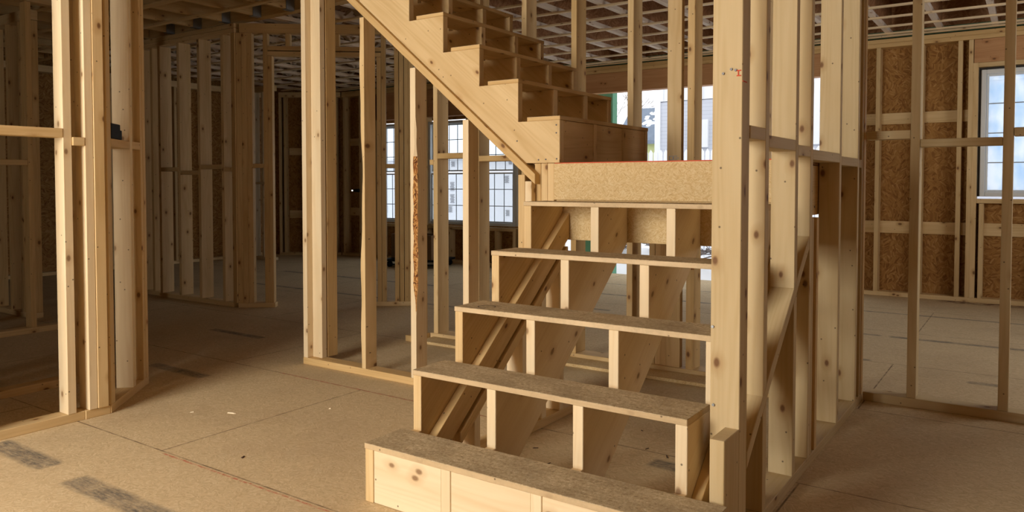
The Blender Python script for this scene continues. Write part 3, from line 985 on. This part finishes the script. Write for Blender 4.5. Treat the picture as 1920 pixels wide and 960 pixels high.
rw_stud(0.542)
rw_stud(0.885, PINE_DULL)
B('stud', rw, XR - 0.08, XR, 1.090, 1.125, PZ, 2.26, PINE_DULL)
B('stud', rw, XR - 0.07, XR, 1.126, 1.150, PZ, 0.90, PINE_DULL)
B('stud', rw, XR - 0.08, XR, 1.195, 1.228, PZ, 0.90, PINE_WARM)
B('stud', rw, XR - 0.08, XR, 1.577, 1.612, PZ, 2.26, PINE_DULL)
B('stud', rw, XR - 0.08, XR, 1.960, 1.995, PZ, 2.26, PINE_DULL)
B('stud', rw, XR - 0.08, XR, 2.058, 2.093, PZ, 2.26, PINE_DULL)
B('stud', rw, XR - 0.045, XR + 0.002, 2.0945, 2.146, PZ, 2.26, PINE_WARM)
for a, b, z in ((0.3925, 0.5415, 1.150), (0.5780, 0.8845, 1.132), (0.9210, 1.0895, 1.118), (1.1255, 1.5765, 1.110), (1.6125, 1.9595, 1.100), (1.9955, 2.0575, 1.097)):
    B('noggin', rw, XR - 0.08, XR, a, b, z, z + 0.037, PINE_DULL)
B('top_plate', rw, XR - 0.08, XR, 0.20, 2.148, 2.262, 2.338)
for (y, z) in ((0.319, 1.43), (0.319, 1.445), (0.319, 1.443)):
    pass
nails(rw, [((1.057, 0.3205, 1.325), (1.057, 0.3165, 1.325), 0.0035, 0.0035), ((1.079, 0.3205, 1.335), (1.079, 0.3165, 1.335), 0.0035, 0.0035), ((1.091, 0.3205, 1.332), (1.091, 0.3165, 1.332), 0.0035, 0.0035)], NAIL, 10)
nails(rw, [                  ((1.033, 0.3205, 0.626), (1.033, 0.3165, 0.626), 0.004, 0.004), ((1.037, 0.3205, 0.407), (1.037, 0.3165, 0.407), 0.004, 0.004)], METAL, 10)
boxes('chalk_mark', rw, [(1.092, 1.106, 0.3185, 0.3195, 1.329, 1.332), (1.094, 1.106, 0.3185, 0.3195, 1.315, 1.318), (1.097, 1.100, 0.3185, 0.3195, 1.318, 1.329), (1.1101, 1.1112, 0.321, 0.356, 1.300, 1.303)], RED)

# ---- wall returning to the right
fr = thing('stud_wall', 'thin-studded wall at the right in front of the windowed outer wall', 'wall frame', (2.3, 2.19, 0))
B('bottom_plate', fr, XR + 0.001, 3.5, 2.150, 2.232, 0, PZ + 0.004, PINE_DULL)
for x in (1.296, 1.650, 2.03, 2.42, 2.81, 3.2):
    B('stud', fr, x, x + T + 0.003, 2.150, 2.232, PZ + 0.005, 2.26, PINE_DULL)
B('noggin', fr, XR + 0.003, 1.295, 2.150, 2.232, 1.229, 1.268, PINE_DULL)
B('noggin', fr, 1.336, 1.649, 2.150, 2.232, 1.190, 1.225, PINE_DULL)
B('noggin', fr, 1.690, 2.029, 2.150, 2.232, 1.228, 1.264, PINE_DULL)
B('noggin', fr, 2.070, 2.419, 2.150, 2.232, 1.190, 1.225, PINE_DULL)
B('top_plate', fr, XR + 0.001, 3.5, 2.150, 2.232, 2.262, 2.338)

# ------------------------------------------------------------------ lower flight of stairs
RUN, RISE, W, TT = 0.2319, 0.19, 0.996, 0.0185
st = thing('staircase', 'rough lower stair flight of five open treads on sawtooth stringers', 'staircase', (0.5, 0.5, 0))
prof = [(0.0, 0.0), (0.0, RISE - TT)]
for k in range(1, 5):
    prof += [(k * RUN, k * RISE - TT), (k * RUN, (k + 1) * RISE - TT)]
prof += [(1.186, 5 * RISE - TT), (1.186, 0.7735), (0.2418, 0.0)]
SL = math.atan(0.819)
for i, x in enumerate((0.0, 0.316, 0.636, 0.961)):
    prism('stringer', st, prof, 'x', x, x + 0.0352, PINE_PALE if i else PINE, slope=SL)


def tread(parent, x0, x1, y0, y1, ztop, L=0, thick=0.0183, under=PLY):
    """board with a worn top: the top face carries its own material"""
    v, f, u = bx_data(x0, x1, y0, y1, ztop - thick, ztop, L)
    return mk('tread', v, f, u, [under, TREADTOP], parent, fm=[0, 1, 0, 0, 0, 0], bevel=0.0015)


for k in range(5):
    x1 = 1.128 if k == 0 else W
    tread(st, -0.002, x1, k * RUN - 0.002, k * RUN + 0.176, (k + 1) * RISE)
for a, b in ((0.036, 0.3155), (0.352, 0.6355), (0.672, 0.9605)):
    B('riser_block', st, a, b, 0.002, 0.038, 0.001, RISE - TT - 0.001, PINE_PALE, L=0)
B('riser_block', st, 0.9967, 1.115, 0.002, 0.038, 0.001, RISE - TT - 0.001, PINE_PALE, L=0)


def cleat(x0, x1, top, h, y0, y1, mat=PINE, par=st, nm='cleat'):
    return prism(nm, par, [(y0, 0.819 * y0 + top), (y1, 0.819 * y1 + top), (y1, 0.819 * y1 + top - h), (y0, 0.819 * y0 + top - h)], 'x', x0, x1, mat, slope=SL)


cleat(0.0355, 0.0700, -0.075, 0.108, 0.225, 1.185, PINE_WARM)
cleat(0.9968, 1.0270, -0.062, 0.108, 0.215, 1.03, PINE_WARM)
# puddle ring printed on the third tread
ringv, ringf, ringu = [], [], []
for i in range(24):
    t = 2 * math.pi * i / 24
    for r_ in (0.030, 0.034):
        ringv.append((0.105 + r_ * math.cos(t), 0.52 + r_ * math.sin(t), 3 * RISE + 0.0006))
for i in range(20):
    j = i + 1
    ringf.append((2 * i, 2 * i + 1, 2 * j + 1, 2 * j)); ringu.append([(0, 0)] * 4)
mk('cup_ring', ringv, ringf, ringu, plain('ring_stain', (0.10, 0.08, 0.06), 0.9), st)

# knee wall under the left stringer
kw = thing('stud_wall', 'low knee wall with short pale studs under the left edge of the stairs', 'wall frame', (0.04, 0.8, 0))
B('bottom_plate', kw, 0.0, 0.080, 0.30, 1.27, 0, PZ, PINE)
prism('rake_plate', kw, [(0.40, 0.819 * 0.40 - 0.2005), (1.16, 0.819 * 1.16 - 0.2005), (1.16, 0.819 * 1.16 - 0.2445), (0.40, 0.819 * 0.40 - 0.2445)], 'x', 0.0, 0.079, PINE_WARM, slope=SL)
for y in (0.480, 0.800, 0.945, 1.090):
    prism('stud', kw, [(y, PZ), (y + T, PZ), (y + T, 0.819 * (y + T) - 0.246), (y, 0.819 * y - 0.246)], 'x', 0.0, 0.078, PINE_PALE, slope=math.pi / 2)

# ------------------------------------------------------------------ landing
ZL = 1.1175
ld_ = thing('stair_landing', 'stair landing faced with two strips of bright strand board between the flights', 'stair landing', (0.45, 1.65, 0))
YL = 1.1885
B('rim_board', ld_, -0.013, 1.020, YL, YL + 0.0165, 0.952, ZL, OSB_LIGHT, L=0)
B('rim_board', ld_, 0.0, 1.020, YL, YL + 0.0165, 0.776, 0.951, OSB_LIGHT, L=0)
B('chalk_line', ld_, -0.010, 1.018, YL - 0.0006, YL + 0.002, ZL - 0.0035, ZL + 0.0006, RED, L=0, bevel=0)
for i, x in enumerate((-0.115, -0.0805, -0.046)):
    B('post', ld_, x, x + 0.0335, YL + 0.001, YL + 0.08, 0.0, ZL - 0.0005, PINE if i else PINE_WARM)
B('deck', ld_, -0.10, 1.026, YL + 0.0815, 2.104, ZL - 0.019, ZL - 0.0005, OSB_DECK, L=0)
B('deck', ld_, -0.010, 1.026, YL + 0.0175, YL + 0.081, ZL - 0.019, ZL - 0.0005, OSB_DECK, L=0)
B('joist', ld_, 0.991, 1.026, YL + 0.018, 2.10, 0.897, ZL - 0.02, PINE_WARM)
for x in (0.33, 0.66):
    B('joist', ld_, x, x + T, YL + 0.018, 2.10, 0.93, ZL - 0.02, PINE)
B('joist', ld_, -0.045, -0.010, YL + 0.082, 2.10, 0.93, ZL - 0.02, PINE)
nails(ld_, [((1.0265, y, z), (1.0285, y, z), 0.004, 0.004) for (y, z) in
                   ((1.33, 1.06), (1.41, 1.055), (1.30, 1.02), (1.38, 1.015), (1.47, 1.02), (1.33, 0.98), (1.44, 0.96), (1.31, 0.945), (1.40, 0.935), (1.52, 0.93),
                    (1.70, 1.05), (1.66, 1.02), (1.75, 1.005), (1.82, 1.03), (1.68, 0.96), (1.78, 0.94), (1.70, 0.93), (1.88, 0.92))], NAIL, 8)

# ------------------------------------------------------------------ upper flight of stairs (rises to the left)
R2, H2 = 0.2215, 0.1795
uf = thing('staircase', 'upper stair flight rising to the left on a big pale stringer above the landing', 'staircase', (-0.6, 1.65, 1.118))
X1, Z0 = 0.027, ZL
NS = 8
prof = [(X1, Z0), (X1, Z0 + 0.2085 - TT)]
z = Z0 + 0.2085
for k in range(1, NS):
    prof += [(X1 - k * R2, z - TT), (X1 - k * R2, z + H2 - TT)]
    z += H2
xe = X1 - NS * R2
prof += [(xe, z - TT), (xe, rake_z(xe) + 0.0008), (-0.1535, Z0 + 0.003), (-0.1535, Z0)]
ys = (1.172, 1.487, 1.795, 2.066)
for i, y in enumerate(ys):
    prism('stringer', uf, prof, 'y', y, y + 0.0352, PINE, slope=-math.atan(0.81))
z = Z0 + 0.2085
for k in range(NS):
    xa = X1 - k * R2
    tread(uf, xa - 0.172, xa + 0.002, 1.170, 2.103, z, L=1, under=PINE_WARM)
    z += H2
for a, b in ((ys[0] + 0.036, ys[1] - 0.0005), (ys[1] + 0.036, ys[2] - 0.0005), (ys[2] + 0.036, ys[3] - 0.0005)):
    B('riser_block', uf, X1 - 0.038, X1 - 0.002, a, b, Z0 + 0.001, Z0 + 0.2085 - TT - 0.001, PINE_WARM, L=1)
nails(uf, [((x, 1.1725, zz), (x, 1.1695, zz), 0.0035, 0.0035) for (x, zz) in
                  ((0.010, 1.285), (0.010, 1.25), (0.012, 1.135), (-0.045, 1.133), (-0.083, 1.132), (-0.20, 1.22))], NAIL, 8)

# ------------------------------------------------------------------ small things
cart = thing('floor_dolly', 'low black dolly carrying a brown box on the far left floor, seen between studs', 'dolly', (-4.55, 5.45, 0), R(20), local=True)
boxes('platform', cart, [(-0.38, 0.38, -0.25, 0.25, 0.075, 0.10), (-0.38, 0.38, -0.25, -0.22, 0.03, 0.045)], BLACK, 0.003)
for sx in (-0.32, 0.32):
    for sy in (-0.2, 0.2):
        cyls('wheel', cart, [((sx, sy - 0.015, 0.037), (sx, sy + 0.015, 0.037), 0.036, 0.036)], BLACK, 14)
cb = boxes('storage_crate', None, [(-4.88, -4.22, 5.28, 5.62, 0.1015, 0.115), (-4.88, -4.86, 5.28, 5.62, 0.115, 0.40), (-4.24, -4.22, 5.28, 5.62, 0.115, 0.40), (-4.86, -4.24, 5.28, 5.30, 0.115, 0.40), (-4.86, -4.24, 5.60, 5.62, 0.115, 0.40)], plain('brown_board', (0.20, 0.12, 0.06), 0.8), 0.004)
tag(cb, 'dim brown crate standing on the low black dolly in the far left room', 'crate')
lam = thing('work_light', 'tiny glowing pilot lamp on a black handle hung on the far dark wall', 'lamp', (-6.13, 5.90, 0.93))
cyls('handle', lam, [((-6.19, 5.915, 0.93), (-6.09, 5.915, 0.93), 0.02, 0.026)], BLACK, 10)
em = NT('pilot_lamp', 0.4)
em.b.inputs['Emission Color'].default_value = (1, 0.95, 0.85, 1)
em.b.inputs['Emission Strength'].default_value = 2.5
cyls('bulb', lam, [((-6.215, 5.90, 0.93), (-6.20, 5.90, 0.93), 0.009, 0.009)], em.m, 8)

# chips and splinters on the floor
chipm = plain('fresh_wood_chip', (0.78, 0.66, 0.46), 0.8)
darkchip = plain('dark_bark_chip', (0.10, 0.06, 0.04), 0.9)
g_pale = 'pale wood chips strewn on the subfloor'
g_dark = 'dark splinters strewn on the subfloor'


def chip(x, y, l, w_, h, rz, mat, label, group=None, nm='wood_chip'):
    v = [(-l, -w_, 0), (l * 0.7, -w_ * 0.6, 0), (l, w_ * 0.7, 0), (-l * 0.6, w_, 0), (-l * 0.8, -w_ * 0.5, h), (l * 0.6, -w_ * 0.3, h * 1.3), (l * 0.8, w_ * 0.4, h * 0.8), (-l * 0.5, w_ * 0.6, h)]
    c_, s_ = math.cos(rz), math.sin(rz)
    v = [(x + a * c_ - b * s_, y + a * s_ + b * c_, q + 0.0006) for a, b, q in v]
    f = [(0, 3, 2, 1), (4, 5, 6, 7), (0, 1, 5, 4), (1, 2, 6, 5), (2, 3, 7, 6), (3, 0, 4, 7)]
    o = mk(nm, v, f, [[(0, 0)] * 4] * 6, mat)
    return tag(o, label, 'wood chip', group)


chip(-1.17, 0.335, 0.022, 0.007, 0.004, 0.2, chipm, 'largest pale wood chip on the open floor left of the stairs')
chip(-1.33, 0.245, 0.010, 0.006, 0.003, 0.9, chipm, 'small pale chip just left of the largest chip on the open floor')
chip(-0.86, 0.63, 0.006, 0.004, 0.004, 0.4, chipm, 'tiny white chip beside a floor joint left of the bottom step')
chip(-0.66, 0.02, 0.012, 0.005, 0.003, 2.0, darkchip, 'small dark bark chip on the open floor left of the bottom step')
for i in range(22):
    chip(0.15 + rnd.random() * 0.8, 0.25 + rnd.random() * 1.0, 0.006 + rnd.random() * 0.016, 0.0015 + rnd.random() * 0.002, 0.002, rnd.random() * 3.1, darkchip,
         'one of the dark splinters littering the floor under the lower stairs', 'dark splinters under the stairs')
for i in range(26):
    chip(-1.15 + rnd.random() * 0.75, 1.44 + rnd.random() * 0.16, 0.008 + rnd.random() * 0.022, 0.0015 + rnd.random() * 0.002, 0.003, rnd.random() * 3.1, chipm,
         'one of the pale shavings in the sawdust behind the sloping wall', 'pale shavings behind the wall under the stairs')

# ------------------------------------------------------------------ outside
sn = B('snow_ground', None, -45, 30, -30, 60, -0.65, -0.30, SNOWM, L=0, bevel=0)
tag(sn, 'white snowy ground outside the big rear opening', 'snow', kind='stuff')


def bank(cx, cy, rx, ry, h, label):
    V, F, U = [], [], []
    n, m_ = 22, 8
    for j in range(m_ + 1):
        t = j / m_
        for i in range(n):
            a = 2 * math.pi * i / n
            rr_ = (1 - t) * (1 + 0.12 * math.sin(3 * a + cx) + 0.06 * math.sin(7 * a))
            V.append((cx + rx * rr_ * math.cos(a), cy + ry * rr_ * math.sin(a), -0.299 + h * (1 - (1 - t) ** 2) * (1 + 0.15 * math.sin(5 * a + j))))
    for j in range(m_):
        for i in range(n):
            k = (i + 1) % n
            F.append((j * n + i, j * n + k, (j + 1) * n + k, (j + 1) * n + i)); U.append([(0, 0)] * 4)
    o = mk('snow_bank', V, F, U, SNOWM)
    for p in o.data.polygons: p.use_smooth = True
    return tag(o, label, 'snow bank')


bank(-3.6, 8.3, 2.6, 1.2, 0.45, 'low bank of snow outside the rear opening with brushwood on it')


def brush(cx, cy, zc, s, seed, label, group):
    r_ = random.Random(seed)
    L = []
    for i in range(60):
        a = r_.random() * 6.28
        x = cx + r_.gauss(0, s * 0.5); y = cy + r_.gauss(0, s * 0.3); z = zc + abs(r_.gauss(0, 0.06))
        l = 0.08 + r_.random() * 0.2
        p1 = (x + l * math.cos(a), y + l * math.sin(a) * 0.6, z + (r_.random() - 0.4) * 0.16)
        L.append(((x, y, z), p1, 0.012, 0.004))
    return tag(cyls('brush_pile', None, L, TWIG, 5), label, 'brushwood', group)


brush(-3.1, 7.9, 0.14, 0.22, 1, 'pile of dark twigs in the snow behind the middle stringer', None)
brush(-2.42, 8.0, 0.14, 0.12, 2, 'loose dark twigs in the snow behind the rear studs', None)
brush(-1.55, 7.8, 0.10, 0.28, 3, 'larger tangle of twigs in the snow left of the tall right post', None)

# neighbouring grey house
YH = 13.0
gh = thing('neighbour_house', 'pale grey lap-sided house beyond the rear opening with a white window', 'house', (0.0, YH + 2, -0.3))
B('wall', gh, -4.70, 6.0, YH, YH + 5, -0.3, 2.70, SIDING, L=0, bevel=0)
B('wall_panel', gh, -4.70, 6.0, YH - 0.02, YH + 5.02, 2.71, 4.6, WHITE, L=0, bevel=0)
boxes('batten', gh, [(x, x + 0.05, YH - 0.05, YH - 0.021, 2.71, 4.6) for x in [-4.6 + 0.42 * i for i in range(20)]], WHITE)
boxes('corner_board', gh, [(-4.74, -4.62, YH - 0.03, YH - 0.001, -0.3, 2.71)], WHITE)
wf2 = boxes('window', gh, [(-3.78, -3.60, YH - 0.06, YH - 0.002, 1.75, 2.30), (-4.02, -3.93, YH - 0.06, YH - 0.002, 1.75, 2.30), (-3.93, -3.78, YH - 0.06, YH - 0.002, 1.75, 1.83), (-3.93, -3.78, YH - 0.06, YH - 0.002, 2.22, 2.30)], WHITE)
wf3 = B('pane', wf2, -3.93, -3.78, YH - 0.03, YH - 0.02, 1.83, 2.22, plain('pale_pane', (0.55, 0.58, 0.60), 0.2), bevel=0)
boxes('window', gh, [(-2.62, -2.50, YH - 0.06, YH - 0.002, 1.75, 2.9), (-1.6, -1.5, YH - 0.06, YH - 0.002, 1.75, 2.9), (-2.50, -1.6, YH - 0.06, YH - 0.002, 1.75, 1.83)], WHITE)
# slate-roofed shed left of it
bh = thing('garage', 'low building with a blue-grey roof patched with snow beyond the rear opening', 'building', (-6.4, 15.0, -0.3))
B('wall', bh, -6.4, -4.85, 14.85, 16.4, -0.3, 1.98, YELLOW, L=0, bevel=0)
prism('roof', bh, [(14.7, 1.95), (15.65, 2.80), (16.6, 1.95), (16.6, 2.03), (15.65, 2.88), (14.7, 2.03)], 'x', -6.55, -4.8, ROOFM, bevel=0)
ps = []
rs = random.Random(5)
for i in range(46):
    x = -6.0 + rs.random() * 1.0
    t = 0.42 + rs.random() * 0.45
    y = 14.7 + 0.95 * t
    zt = 2.03 + 0.85 * t
    w_ = 0.04 + rs.random() * 0.09; h_ = 0.02 + rs.random() * 0.035
    ps.append((x, w_, y, h_, zt))
V, F, U = [], [], []
for (x, w_, y, h_, zt) in ps:
    b0 = len(V)
    sl = 0.85 / 0.95
    for i in range(8):
        a = 2 * math.pi * i / 8
        yy = y + h_ * math.sin(a)
        V.append((x + w_ * math.cos(a), yy, zt + (yy - y) * sl + 0.004))
    V.append((x, y, zt + 0.03))
    for i in range(8):
        F.append((b0 + i, b0 + (i + 1) % 8, b0 + 8)); U.append([(0, 0)] * 3)
mk('roof_snow', V, F, U, SNOWM, bh)
# white picket fence
pf = thing('picket_fence', 'white picket fence beyond the rear opening in front of the grey house', 'fence', (-4.0, 11.6, -0.3))
for i in range(46):
    x = -4.75 + 0.10 * i
    prism('picket', pf, [(x, -0.3), (x + 0.075, -0.3), (x + 0.075, 1.60), (x + 0.0375, 1.66), (x, 1.60)], 'y', 11.6, 11.62, WHITE, bevel=0)
for z_ in (0.1, 1.3):
    B('rail', pf, -4.75, -0.3, 11.621, 11.66, z_, z_ + 0.08, WHITE, L=0)


def tree(x, y, h, seed, label):
    r_ = random.Random(seed)
    L = []

    def grow(p, d, l, rad, dep):
        q = p + d * l
        L.append((tuple(p), tuple(q), rad, rad * 0.7))
        if dep == 0:
            return
        for _ in range(3 if dep > 1 else 4):
            nd = (d + Vector((r_.gauss(0, .45), r_.gauss(0, .45), r_.gauss(0.1, .25)))).normalized()
            grow(q, nd, l * (0.62 + r_.random() * 0.2), rad * 0.62, dep - 1)
    grow(Vector((x, y, -0.3)), Vector((0, 0, 1)), h * 0.33, 0.05, 5)
    return tag(cyls('bare_tree', None, L, TREEM, 5), label, 'tree')


tree(-9.6, 21.0, 4.4, 11, 'bare winter tree left of the snowy roof beyond the rear opening')
tree(-8.0, 24.0, 4.0, 12, 'bare winter tree behind the snowy roof beyond the rear opening')

# wrapped house outside the left windows
ww = thing('wrapped_house', 'unfinished house in white wrap with grey printed labels outside the left windows', 'house', (-9, 10.5, -0.3))
B('wall', ww, -16.0, -4.9, 9.52, 12.5, -0.3, 1.47, WRAP, L=0, bevel=0)
B('eave', ww, -16.1, -4.85, 9.40, 12.6, 1.475, 1.52, WHITE, L=0, bevel=0)


def label_print(x, z, w_, h_, ro=0.0):
    l = []
    n = 7
    for i in range(n):
        zz = z - h_ / 2 + h_ * i / n
        a = x - w_ / 2 + (0.15 * w_ if i % 3 == 1 else 0)
        b = x + w_ / 2 - (0.2 * w_ if i % 2 else 0)
        l.append((a, b, 9.512, 9.518, zz, zz + h_ / n * 0.72))
    o = boxes('printed_label', ww, l, INK)
    return o


for (x, z, w_, h_) in ((-6.06, 1.107, 0.10, 0.13), (-6.04, 0.505, 0.08, 0.11), (-7.31, 0.98, 0.10, 0.17), (-7.31, 0.75, 0.10, 0.17), (-7.36, 0.547, 0.10, 0.12),
                       (-7.29, 1.40, 0.09, 0.10), (-5.98, 1.405, 0.08, 0.07), (-9.04, 0.96, 0.10, 0.16), (-9.04, 0.80, 0.10, 0.14), (-9.02, 0.516, 0.09, 0.12), (-8.2, 0.9, 0.1, 0.16), (-6.7, 0.75, 0.1, 0.14)):
    label_print(x, z, w_, h_)
